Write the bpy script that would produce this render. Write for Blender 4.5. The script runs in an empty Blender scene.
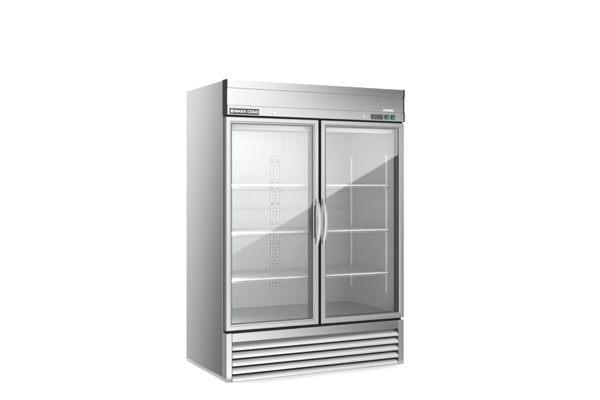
import bpy, bmesh, math
from mathutils import Vector, Matrix
S = bpy.context.scene
COL = S.collection
R = math.radians

# ---------------------------------------------------------------- camera
cam_d = bpy.data.cameras.new("camera")
cam = bpy.data.objects.new("camera", cam_d)
COL.objects.link(cam)
cam.location = (-2.048, -5.196, 1.262)
cam.rotation_euler = (R(90), 0, -0.461)
cam_d.sensor_width = 36.0
cam_d.lens = 36.0 * 856.8 / 600.0
cam_d.shift_y = -12.4 / 600.0
cam_d.clip_start = 0.05
cam_d.clip_end = 200
S.camera = cam

# ---------------------------------------------------------------- studio environment (directional, made up to shape the cabinet's reflections)
world = bpy.data.worlds.new("World")
S.world = world
world.use_nodes = True
wn = world.node_tree
wn.nodes.clear()

class N:
    """tiny maths wrapper round shader nodes"""
    def __init__(self, tree, sock): self.t, self.s = tree, sock
    def _op(self, op, *a, clamp=False):
        n = self.t.nodes.new('ShaderNodeMath'); n.operation = op; n.use_clamp = clamp
        for i, v in enumerate((self,) + a):
            if isinstance(v, N): self.t.links.new(v.s, n.inputs[i])
            else: n.inputs[i].default_value = v
        return N(self.t, n.outputs[0])
    def __add__(self, o): return self._op('ADD', o)
    def __sub__(self, o): return self._op('SUBTRACT', o)
    def __mul__(self, o): return self._op('MULTIPLY', o)
    def __truediv__(self, o): return self._op('DIVIDE', o)
    def max(self, o): return self._op('MAXIMUM', o)
    def ramp(self, a, b, va, vb, smooth=True):
        n = self.t.nodes.new('ShaderNodeMapRange')
        n.interpolation_type = 'SMOOTHSTEP' if smooth else 'LINEAR'
        self.t.links.new(self.s, n.inputs[0])
        for i, v in enumerate((a, b, va, vb)):
            if isinstance(v, N): self.t.links.new(v.s, n.inputs[1 + i])
            else: n.inputs[1 + i].default_value = v
        return N(self.t, n.outputs[0])
def mixv(f, a, b):            # a*(1-f)+b*f
    t = f.t
    n = t.nodes.new('ShaderNodeMix'); n.data_type = 'FLOAT'
    t.links.new(f.s, n.inputs[0])
    for i, v in ((2, a), (3, b)):
        if isinstance(v, N): t.links.new(v.s, n.inputs[i])
        else: n.inputs[i].default_value = v
    return N(t, n.outputs[0])

tc = wn.nodes.new('ShaderNodeTexCoord')
sep = wn.nodes.new('ShaderNodeSeparateXYZ')
wn.links.new(tc.outputs['Generated'], sep.inputs[0])
dx, dy, dz = (N(wn, sep.outputs[i]) for i in range(3))
# behind the cabinet: white sweep to the right, added dark zone far left for the side panel to reflect
az = dx._op('ARCTAN2', dy) * (180 / math.pi)
rear = (az + dz * 4.5).ramp(-21.9, -19.0, 0.12, 1.80)
rear = mixv(az.ramp(-34.0, -26.0, 1.0, 0.0), rear, 0.95)
rear = mixv(az.ramp(-16.0, -6.0, 0.0, 1.0), rear, 1.15)
rear = rear * mixv(az.ramp(-16.0, -6.0, 0.0, 1.0), dz.ramp(-0.20, 0.15, 0.72, 1.0), 1.0)
# in front of the cabinet: added big bright zone with a slanting lower edge
py = (dy * -1.0).max(0.02)
u = dx / py
w = dz / py
X = u * 5.196 - 2.048
Z = w * 5.196 + 1.262  # reflected brightness is laid out in cabinet-front coordinates
body = X.ramp(0.0, 1.3, 1.15, 0.35)                     # added dim zone, falling off to the right
edge = (Z - (X * 0.527 + 0.80)).ramp(-0.004, 0.012, 0.0, 1.0)
box = X.ramp(-0.1, 0.6, 2.1, 3.1)
front = mixv(edge, body, box)
head = X.ramp(0.0, 1.05, 3.2, 0.0)  # added bright-to-dark gradient for the header to reflect
front = mixv(Z.ramp(1.72, 1.78, 0.0, 1.0), front, head)
low = X.ramp(-0.1, 1.2, 3.3, 0.38)  # added gradient for the base panels to reflect
front = mixv(Z.ramp(0.28, 0.42, 1.0, 0.0), front, low)
high = Z.ramp(3.2, 4.2, 0.0, 1.0)                       # added bright zone above the camera
front = mixv(high, front, 1.6)
far = X.ramp(1.9, 3.2, 0.0, 1.0)                        # added brighter zone further right
front = mixv(far, front, 1.15)
front = mixv(X.ramp(-2.2, -0.7, 1.0, 0.0), front, 1.5)  # and further left
val = mixv(dy.ramp(-0.05, 0.05, 0.0, 1.0), front, rear)
val = mixv(dz.ramp(0.62, 0.80, 0.0, 1.0), val, dy.ramp(-0.35, 0.1, 0.7, 3.2))     # added overhead brightness, strongest towards the back
bg = wn.nodes.new('ShaderNodeBackground')
bg.inputs['Strength'].default_value = 1.0
wn.links.new(val.s, bg.inputs['Color'])
wo = wn.nodes.new('ShaderNodeOutputWorld')
wn.links.new(bg.outputs[0], wo.inputs[0])
world.cycles.sampling_method = 'MANUAL'
world.cycles.sample_map_resolution = 2048

S.view_settings.view_transform = 'Standard'
S.view_settings.look = 'None'
S.view_settings.gamma = 1
S.view_settings.exposure = 0
S.cycles.max_bounces = 10
S.cycles.transparent_max_bounces = 16
S.cycles.glossy_bounces = 6

# ---------------------------------------------------------------- materials
def mat(name, color, metallic=0.0, rough=0.4, brush=None, bump=0.0, spec=0.5, mottle=0.0):
    m = bpy.data.materials.new(name); m.use_nodes = True
    t = m.node_tree; b = t.nodes['Principled BSDF']
    b.inputs['Base Color'].default_value = (*color, 1)
    b.inputs['Metallic'].default_value = metallic
    b.inputs['Roughness'].default_value = rough
    b.inputs['Specular IOR Level'].default_value = spec
    if brush:                               # stretched noise along one axis: brushed grain
        c = t.nodes.new('ShaderNodeTexCoord')
        mp = t.nodes.new('ShaderNodeMapping'); mp.inputs['Scale'].default_value = brush
        nz = t.nodes.new('ShaderNodeTexNoise'); nz.inputs['Scale'].default_value = 1.0
        nz.inputs['Detail'].default_value = 4
        t.links.new(c.outputs['Object'], mp.inputs[0]); t.links.new(mp.outputs[0], nz.inputs['Vector'])
        f = N(t, nz.outputs['Fac'])
        r = f.ramp(0.25, 0.75, rough * 0.85, rough * 1.2, False)
        t.links.new(r.s, b.inputs['Roughness'])
        k = f.ramp(0.25, 0.75, 0.965, 1.03, False)
        vm = t.nodes.new('ShaderNodeVectorMath'); vm.operation = 'SCALE'
        vm.inputs[0].default_value = color
        t.links.new(k.s, vm.inputs['Scale']); t.links.new(vm.outputs[0], b.inputs['Base Color'])
        if bump:
            bp = t.nodes.new('ShaderNodeBump'); bp.inputs['Strength'].default_value = bump
            bp.inputs['Distance'].default_value = 0.001
            t.links.new(nz.outputs['Fac'], bp.inputs['Height']); t.links.new(bp.outputs[0], b.inputs['Normal'])
    return m
steel_v = mat('brushed_steel_side', (.41, .41, .414), 1, .13, (420, 420, 2), .01)
steel_h = mat('brushed_steel_front', (.36, .36, .364), 1, .16, (1.5, 420, 420), .008)
frame_m = mat('door_frame_aluminium', (.40, .40, .404), 1, .22, (500, 500, 2), .0)
louver_m = mat('louver_aluminium', (.55, .55, .555), 1, .28, (2, 300, 300), .01)
handle_m = mat('handle_satin_metal', (.44, .44, .44), 1, .36, (60, 60, 4), .0)
liner_m = mat('liner_white_aluminium', (.46, .46, .465), .0, .40, (90, 90, 2), .0)
housing_m = mat('housing_white_paint', (.74, .74, .74), 0, .4, (40, 40, 40), .0)
pan_m = mat('floor_pan_steel', (.36, .36, .365), .5, .35, (60, 3, 60), .0)
rod_m = mat('grey_shelf_wire', (.48, .48, .485), .3, .35, (60, 60, 60), .0)
mark_m = mat('pale_green_print', (.42, .55, .47), 0, .5, (30, 30, 30), .0)
black_m = mat('black_plastic', (.010, .010, .011), 0, .55, (40, 40, 40), .0, spec=.15)
gasket_m = mat('dark_gasket', (.012, .012, .013), 0, .6, (30, 30, 30), .0, spec=.2)
spacer_m = mat('dark_grey', (.06, .06, .062), 0, .5, (20, 20, 20), .0)
wire_m = mat('white_coated_wire', (.82, .82, .82), 0, .35, (30, 30, 30), .0)
zinc_m = mat('zinc_standard', (.36, .36, .365), .2, .35, (80, 80, 80), .0)
badge_m = mat('badge_black', (.015, .015, .015), 0, .3, (30, 30, 30), .0)
white_m = mat('white_print', (.85, .85, .85), 0, .5, (30, 30, 30), .0)
green_m = mat('green_switch', (.008, .075, .032), 0, .25, (30, 30, 30), .0)
disp_m = mat('display_black', (.03, .03, .033), 0, .2, (30, 30, 30), .0)
chrome_m = mat('lock_chrome', (.55, .55, .55), 1, .2, (60, 60, 60), .0)
dark_m = mat('screw_dark', (.10, .10, .10), .5, .4, (60, 60, 60), .0)
floor_m = mat('white_floor', (.92, .92, .92), 0, .9, (2, 2, 2), .0, spec=0.1)

glass_m = bpy.data.materials.new('door_glass'); glass_m.use_nodes = True
gt = glass_m.node_tree; gt.nodes.clear()
tr = gt.nodes.new('ShaderNodeBsdfTransparent'); tr.inputs[0].default_value = (.955, .965, .96, 1)
gl = gt.nodes.new('ShaderNodeBsdfGlossy'); gl.inputs['Roughness'].default_value = 0.0
fr = gt.nodes.new('ShaderNodeFresnel'); fr.inputs['IOR'].default_value = 1.72
mx = gt.nodes.new('ShaderNodeMixShader'); go = gt.nodes.new('ShaderNodeOutputMaterial')
gm = gt.nodes.new('ShaderNodeNewGeometry')       # unrefracted pane: both faces reflect as air-to-glass
gt.links.new(N(gt, gm.outputs['Backfacing']).ramp(0, 1, 1.75, 1 / 1.75, False).s, fr.inputs['IOR'])
gt.links.new(fr.outputs[0], mx.inputs[0]); gt.links.new(tr.outputs[0], mx.inputs[1])
gt.links.new(gl.outputs[0], mx.inputs[2]); gt.links.new(mx.outputs[0], go.inputs[0])

# ---------------------------------------------------------------- mesh helpers
def box(bm, x0, x1, y0, y1, z0, z1, bev=0.0, seg=2):
    r = bmesh.ops.create_cube(bm, size=1)
    vs = r['verts']
    for v in vs:
        v.co = Vector((x0 + (v.co.x + .5) * (x1 - x0), y0 + (v.co.y + .5) * (y1 - y0), z0 + (v.co.z + .5) * (z1 - z0)))
    if bev:
        es = list({e for v in vs for e in v.link_edges})
        bmesh.ops.bevel(bm, geom=es, offset=bev, segments=seg, affect='EDGES', profile=0.5)
def tube(bm, a, b, r, n=8):
    a, b = Vector(a), Vector(b); d = (b - a)
    q = d.to_track_quat('Z', 'Y').to_matrix().to_4x4()
    m = Matrix.Translation((a + b) / 2) @ q
    bmesh.ops.create_cone(bm, cap_ends=True, segments=n, radius1=r, radius2=r, depth=d.length, matrix=m)
def disc(bm, x, y0, y1, z, r, n=32):
    tube(bm, (x, y0, z), (x, y1, z), r, n)
def extrude_x(bm, prof, x0, x1):
    """closed (y,z) profile swept along x with end caps"""
    A = [bm.verts.new((x0, y, z)) for y, z in prof]
    B = [bm.verts.new((x1, y, z)) for y, z in prof]
    n = len(prof)
    for i in range(n):
        j = (i + 1) % n
        bm.faces.new((A[i], A[j], B[j], B[i]))
    bm.faces.new(A[::-1]); bm.faces.new(B)
def ring_frame(bm, x0, x1, z0, z1, prof):
    """picture frame: closed profile of (inset, y) swept round a rectangle with mitred corners"""
    rings = []
    for cx, cz, sx, sz in ((x0, z0, 1, 1), (x1, z0, -1, 1), (x1, z1, -1, -1), (x0, z1, 1, -1)):
        rings.append([bm.verts.new((cx + sx * t, y, cz + sz * t)) for t, y in prof])
    n = len(prof)
    for k in range(4):
        A, B = rings[k], rings[(k + 1) % 4]
        for i in range(n):
            j = (i + 1) % n
            bm.faces.new((A[i], A[j], B[j], B[i]))
def build(name, bm, m, parent=None, smooth=False, label=None, sharp=35):
    bmesh.ops.recalc_face_normals(bm, faces=bm.faces[:])
    me = bpy.data.meshes.new(name); bm.to_mesh(me); bm.free()
    me.materials.append(m)
    if smooth:
        me.polygons.foreach_set('use_smooth', [True] * len(me.polygons))
        me.set_sharp_from_angle(angle=R(sharp))
    o = bpy.data.objects.new(name, me); COL.objects.link(o)
    if parent: o.parent = parent
    if label: o['label'] = label
    return o
def B(): return bmesh.new()
def copy_part(o, parent, dx=0, dy=0, dz=0):
    c = o.copy(); COL.objects.link(c); c.parent = parent
    c.location = o.location + Vector((dx, dy, dz))
    return c

# ---------------------------------------------------------------- setting
ZF = -0.007
bm = B(); box(bm, -.04, 1.42, -.10, .86, ZF - .001, ZF)
fl = build('floor', bm, floor_m); fl['kind'] = 'structure'

# ---------------------------------------------------------------- refrigerator
W, D, H = 1.372, 0.801, 1.967
root = bpy.data.objects.new('display_refrigerator', None); COL.objects.link(root)
root['label'] = 'tall stainless steel display refrigerator with two glass doors, wire shelves and a louvered base grille'
root['category'] = 'refrigerator'

# cabinet shell (open box): separate walls inside one mesh
bm = B()
box(bm, 0, .038, .070, D, ZF, H, .0025)
box(bm, W - .038, W, .070, D, ZF, H, .0025)
box(bm, .0385, W - .0385, D - .04, D - .001, ZF, H - .001)
box(bm, .0385, W - .0385, .072, D - .0405, H - .27, H - .002)
box(bm, .0385, W - .0385, .074, D - .0405, .05, .335)
build('cabinet', bm, steel_v, root)

# inner liner: thin sheets standing just inside the shell
LX0, LX1, LY1, LZ0, LZ1 = .042, 1.330, .745, .361, 1.685
bm = B()
box(bm, LX0 - .003, LX0, .078, LY1, LZ0, LZ1)
box(bm, LX1, LX1 + .003, .078, LY1, LZ0, LZ1)
box(bm, LX0, LX1, LY1, LY1 + .003, LZ0, LZ1)
box(bm, LX0, LX1, .078, LY1, LZ1, LZ1 + .003)
box(bm, .752, .757, LY1 - .003, LY1, LZ0, LZ1)      # seam flange
build('liner', bm, liner_m, root)
bm = B()
box(bm, LX0 + .001, LX1 - .001, .088, .112, 1.655, LZ1 - .002, .004)
ev = build('lamp_fascia', bm, housing_m, root)

bm = B(); box(bm, LX0, LX1, .078, LY1, LZ0 - .003, LZ0)
build('cabinet_floor', bm, pan_m, root)
# opening frame and centre mullion
bm = B()
ring_frame(bm, .008, W - .008, .330, 1.716, [(0, .0765), (0, .070), (.032, .070), (.032, .0765)])
box(bm, .655, .715, .0715, .125, .345, 1.70, .003)
build('mullion', bm, spacer_m, root)

# header
g = .0035
hp = [(.068, 1.737), (.0015, 1.737), (0, 1.7385), (0, 1.7955), (.0015, 1.797), (.010, 1.797), (.010, 1.8005), (.005, 1.8015), (.005, 1.9085),
      (.0125, 1.9095), (.0125, 1.913), (.0015, 1.913), (0, 1.9145), (0, 1.9655), (.0015, H), (.068, H)]
bm = B(); extrude_x(bm, hp, .0065, W - .0065)
head_o = build('header_panel', bm, steel_h, root)
capp = [(.069, 1.735), (-.0015, 1.735), (-.0015, 1.799), (.004, 1.799), (.004, 1.910), (-.0015, 1.910), (-.0015, H + .0015), (.069, H + .0015)]
for z0, z1, y0 in ((.3110, .3290, .040), (1.7250, 1.7360, .022)):
    bm = B(); box(bm, .0025, W - .0025, y0, .0695 if z0 < 1 else .0672, z0, z1)
    build('gap_shade_strip', bm, black_m, root)  # black strip put in to darken the gaps above and below the doors
for x0, x1 in ((-.0015, .006), (W - .006, W + .004)):
    bm = B(); extrude_x(bm, capp, x0, x1); build('end_cap', bm, black_m, root)

# badge with lettering
bm = B(); box(bm, .021, .229, -.0035, -.0003, 1.7425, 1.7805, .0012)
badge = build('name_badge', bm, badge_m, root)
def lettering(txt, x, z, size, m, parent, y, offs=0.0, sx=1.0, name='lettering'):
    cu = bpy.data.curves.new('t', 'FONT'); cu.body = txt; cu.size = size; cu.extrude = .0004; cu.offset = offs
    cu.space_character = 1.02
    o = bpy.data.objects.new('t', cu); COL.objects.link(o)
    dg = bpy.context.evaluated_depsgraph_get()
    me = bpy.data.meshes.new_from_object(o.evaluated_get(dg))
    bpy.data.objects.remove(o)
    me.transform(Matrix.Translation((x, y, z)) @ Matrix.Rotation(R(90), 4, 'X') @ Matrix.Diagonal((sx, 1, 1, 1)))
    me.materials.clear(); me.materials.append(m)
    ob = bpy.data.objects.new(name, me); COL.objects.link(ob); ob.parent = parent
    return ob
lettering('MAXX COLD', .054, 1.7535, .0235, white_m, badge, -.0040, .0006, 1.20)
bm = B()
box(bm, .0275, .0475, -.0043, -.0036, 1.7520, 1.7710, .0003)
em = build('emblem', bm, white_m, badge)
bm = B()
box(bm, .0305, .0445, -.0049, -.0044, 1.7625, 1.7645)
box(bm, .0305, .0445, -.0049, -.0044, 1.7575, 1.7595)
box(bm, .0365, .0385, -.0049, -.0044, 1.7597, 1.7623)
build('emblem_mark', bm, badge_m, badge)

# header locks, display, switches, sticker
for x, z in ((.339, 1.758), (1.031, 1.762)):
    bm = B(); disc(bm, x, -.004, .001, z, .0115); disc(bm, x, -.006, -.0041, z, .008)
    lk = build('lock', bm, chrome_m, root, True)
    bm = B(); box(bm, x - .001, x + .001, -.0066, -.0061, z - .005, z + .005)
    build('keyhole', bm, black_m, lk)
bm = B(); box(bm, 1.094, 1.193, -.005, -.0003, 1.746, 1.7815, .002)
dsp = build('control_display', bm, disp_m, root)
bm = B()
for x0 in (1.101, 1.124):      # dim digits
    zc = 1.764
    for (a, b, c, d) in ((.002, .012, .011, .0125), (.002, .012, -.0008, .0008), (.002, .012, -.0125, -.011), (0, .0016, .0015, .0105), (0, .0016, -.0105, -.0015), (.0124, .014, .0015, .0105), (.0124, .014, -.0105, -.0015)):
        box(bm, x0 + a, x0 + b, -.0058, -.0051, zc + c, zc + d)
digit_m = mat('dim_digits', (.26, .26, .27), 0, .4, (30, 30, 30), 0)
build('digits', bm, digit_m, dsp)
for x, z in ((1.155, 1.772), (1.155, 1.756), (1.178, 1.772), (1.178, 1.756)):
    bm = B(); box(bm, x - .009, x + .009, -.0062, -.0051, z - .006, z + .006, .0005)
    build('key_button', bm, spacer_m, dsp)
for x in (1.2235, 1.2735):
    bm = B(); box(bm, x - .0175, x + .0175, -.006, -.0003, 1.748, 1.782, .002)
    sw = build('rocker_switch', bm, green_m, root)
    bm = B(); box(bm, x - .012, x + .012, -.0095, -.0061, 1.752, 1.777, .0025)
    build('rocker', bm, green_m, sw)
    bm = B(); box(bm, x - .001, x + .001, -.0105, -.0096, 1.767, 1.774)
    ring = bmesh.ops.create_cone(bm, cap_ends=True, segments=20, radius1=.0035, radius2=.0035, depth=.0008,
                                 matrix=Matrix.Translation((x, -.0101, 1.758)) @ Matrix.Rotation(R(90), 4, 'X'))
    build('switch_mark', bm, mark_m, sw)
bm = B(); box(bm, 1.196, 1.282, .0036, .0047, 1.806, 1.821)
build('sticker', bm, mat('sticker_paper', (.52, .52, .51), 0, .5, (200, 60, 60), 0), root)

# ---------------------------------------------------------------- doors
DZ0, DZ1 = .3265, 1.7245
def make_door(x0, x1, hx, side):
    bm = B()
    ring_frame(bm, x0, x1, DZ0, DZ1, [(0, .0135), (0, .004), (.0012, .0012), (.004, 0), (.026, 0), (.029, .0015), (.031, .0065), (.038, .0085), (.038, .0095), (.034, .0135)])
    door = build('door', bm, frame_m, root)
    bm = B()
    ring_frame(bm, x0 + .033, x1 - .033, DZ0 + .033, DZ1 - .033, [(.009, .0165), (.009, .050), (0.003, .050), (.003, .0165)])
    ring_frame(bm, x0, x1, DZ0, DZ1, [(.0382, .0088), (.0382, .0096), (.0425, .0096), (.0425, .0088)])
    build('glass_spacer', bm, spacer_m, door)
    bm = B()
    ring_frame(bm, x0 + .0015, x1 - .0015, DZ0 + .0015, DZ1 - .0015, [(0, .0500), (0, .0140), (.030, .0140), (.030, .0500)])
    build('door_core', bm, spacer_m, door)
    bm = B(); box(bm, x0 + .0355, x1 - .0355, .0098, .0158, DZ0 + .0355, DZ1 - .0355)
    build('glass_pane', bm, glass_m, door)
    bm = B()
    ring_frame(bm, x0 + .004, x1 - .004, DZ0 + .004, DZ1 - .004, [(0, .0695), (0, .0505), (.028, .0505), (.028, .0695)])
    build('gasket', bm, gasket_m, door)
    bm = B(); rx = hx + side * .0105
    box(bm, rx - .0055, rx + .0055, -.0011, -.0003, .915, 1.140, .0)  # dark strip standing in for the shade behind the handle bow
    build('handle_shade_strip', bm, spacer_m, door)
    # bowed handle
    bm = B(); n = 28; rings = []
    z0, z1 = .873, 1.182
    for i in range(n + 1):
        t = i / n; s = math.sin(math.pi * t)
        z = z0 + (z1 - z0) * t
        y = -.006 - .046 * s ** .75
        hw = .0085 + .0075 * s ** .8; ht = .0045 + .0035 * s
        dzdt = (z1 - z0); dydt = -.046 * math.pi * math.cos(math.pi * t) * .75 * max(s, .12) ** -.25
        L = math.hypot(dzdt, dydt); ny, nz = dzdt / L, -dydt / L
        rings.append([bm.verts.new((hx + hw * math.cos(a), y + ht * math.sin(a) * ny, z + ht * math.sin(a) * nz))
                      for a in [2 * math.pi * k / 16 for k in range(16)]])
    for A, C in zip(rings, rings[1:]):
        for k in range(16):
            bm.faces.new((A[k], A[(k + 1) % 16], C[(k + 1) % 16], C[k]))
    bm.faces.new(rings[0]); bm.faces.new(rings[-1])
    for z in (z0 + .010, z1 - .010):
        box(bm, hx - .009, hx + .009, -.020, -.0004, z - .012, z + .012, .003)
    build('handle', bm, handle_m, door, True)
    return door
make_door(-.001, .6755, .6585, -1)
make_door(.6945, 1.3715, .7065, 1)

# ---------------------------------------------------------------- base
bm = B()
box(bm, .001, .0395, .004, .069, ZF, .3105, .0015)
box(bm, W - .0455, W - .001, .004, .069, ZF, .3105, .0015)
box(bm, .040, W - .046, .050, .069, ZF, .3105)
build('base_post', bm, frame_m, root)
bm = B()
box(bm, .0405, W - .0465, .0015, .0495, .2515, .3090, .0015)
gr = build('base_grille', bm, steel_h, root)
bm = B()
ztops = [.2500, .1965, .1450, .0940, .0425]; zb = -.006
zz = ztops + [zb]
for i in range(5):
    t, b = zz[i] + (.004 if i else -.001), zz[i + 1] + .0022
    h = t - b
    prof = []
    for k in range(13):
        q = k / 12.0        # 0 at top, 1 at bottom
        yy = .037 - .037 * (1 - (1 - q) ** 1.7)
        prof.append((yy, t - h * q * (1 - .0 * q)))
    prof += [(.0035, b - .0015), (.012, b - .0015), (.018, b + h * .2), (.0395, t - h * .05), (.0395, t)]
    extrude_x(bm, prof, .0425, W - .0490)
lv = build('louver', bm, louver_m, gr, True)
bm = B()
box(bm, .0405, .0422, .004, .0495, zb, .2505); box(bm, W - .0487, W - .0465, .004, .0495, zb, .2505)
box(bm, .0425, W - .049, .0405, .0495, zb, .2505)
build('grille_backing', bm, spacer_m, gr)

# ---------------------------------------------------------------- shelves and standards
def make_standard():
    """slotted strip, 22 mm wide, built lying on y=0 plane facing -y, from z .485 to 1.50"""
    bm = B(); z0, z1 = .485, 1.50
    box(bm, -.0115, -.0055, -.004, 0, z0, z1); box(bm, .0055, .0115, -.004, 0, z0, z1)
    n = 41; p = (z1 - z0) / n
    for i in range(n + 1):
        z = z0 + i * p
        box(bm, -.0054, .0054, -.0037, -.0010, z - .004, z + .004)
    return bm
std = build('shelf_standard', make_standard(), zinc_m, root)
bm = B(); box(bm, -.0053, .0053, -.0009, -.0001, .486, 1.499)
slot = build('slot_backing', bm, white_m, std)
std.location = (.662, LY1 - .0008, 0)
spots = [(.713, LY1 - .0008, 0)]
for y in (.175, .69):
    spots += [(LX1 - .0008, y, -90), (LX0 + .0008, y, 90)]
for i, (x, y, a) in enumerate([(.662, LY1 - .0008, 0)] + spots):
    o = std if i == 0 else copy_part(std, root)
    if i: copy_part(slot, o)
    if a: o.material_slots[0].link = 'OBJECT'; o.material_slots[0].material = wire_m
    o.location = (x, y, 0); o.rotation_euler.z = R(-a) if a else 0
bm = B(); disc(bm, 0, -.0062, -.0041, 0, .0045, 12)
scr = build('screw', bm, dark_m, root); first = True
for x in (.662, .713):
    for z in (.535, .68, .84, .99, 1.14, 1.30, 1.46):
        o = scr if first else copy_part(scr, root); first = False
        o.location = (x, LY1 - .0008, z)

def make_shelf(x0, x1, z):
    bm = B(); y0, y1 = .120, .700
    zt = z
    tube(bm, (x0, y0 + .002, zt - .016), (x1, y0 + .002, zt - .016), .0022, 8)
    for y in (.26, .41, .56, y1):
        tube(bm, (x0, y, zt - .004), (x1, y, zt - .004), .0030, 8)
    for x in (x0, x1):
        tube(bm, (x, y0, zt), (x, y1, zt), .0042, 8)
    n = int((x1 - x0) / .022)
    for i in range(1, n):
        x = x0 + (x1 - x0) * i / n
        tube(bm, (x, y0, zt + .0035), (x, y1, zt + .0015), .0017, 6)
    sh = build('wire_shelf', bm, rod_m, root, True)
    bm = B(); box(bm, x0, x1, y0 - .003, y0 + .003, zt - .007, zt + .005, .002)
    build('front_rail', bm, wire_m, sh)
    return sh
for z in (1.279, .957, .644):
    a = make_shelf(.062, .676, z)
    b = make_shelf(.699, 1.312, z)
    # clips on the standards
    for x, y, s, par in ((.0465, .175, 1, a), (.0465, .69, 1, a), (LX1 - .0055, .175, -1, b), (LX1 - .0055, .69, -1, b)):
        bm = B()
        xa, xb = sorted((x, x + s * .020))
        box(bm, xa, xb, y - .008, y + .008, z - .014, z - .0055, .001)
        xa, xb = sorted((x, x + s * .004))
        box(bm, xa, xb, y - .008, y + .008, z - .036, z - .0142, .001)
        build('shelf_clip', bm, wire_m, par)
    for x, par in ((.662, a), (.713, b)):
        bm = B(); box(bm, x - .006, x + .006, .703, LY1 - .0052, z - .016, z - .0075, .001)
        build('shelf_clip', bm, wire_m, par)

# interior LED strips (the cabinet's own lamps): one above the doors, uprights behind the left post and the mullion
def led(x, y, z, sx, sz, power, rot):
    ld = bpy.data.lights.new('led_strip', 'AREA'); ld.shape = 'RECTANGLE'; ld.size = sx; ld.size_y = sz
    ld.energy = power
    lo = bpy.data.objects.new('led_strip', ld); COL.objects.link(lo)
    lo.location = (x, y, z); lo.rotation_euler = rot; lo.parent = root
led(.42, .135, 1.672, .72, .03, 4.3, (R(50), 0, 0))
led(.052, .100, .93, .015, 1.1, 4.2, (R(90), 0, R(-25)))
led(.722, .100, 1.02, .010, 1.2, .25, (R(90), 0, R(0)))
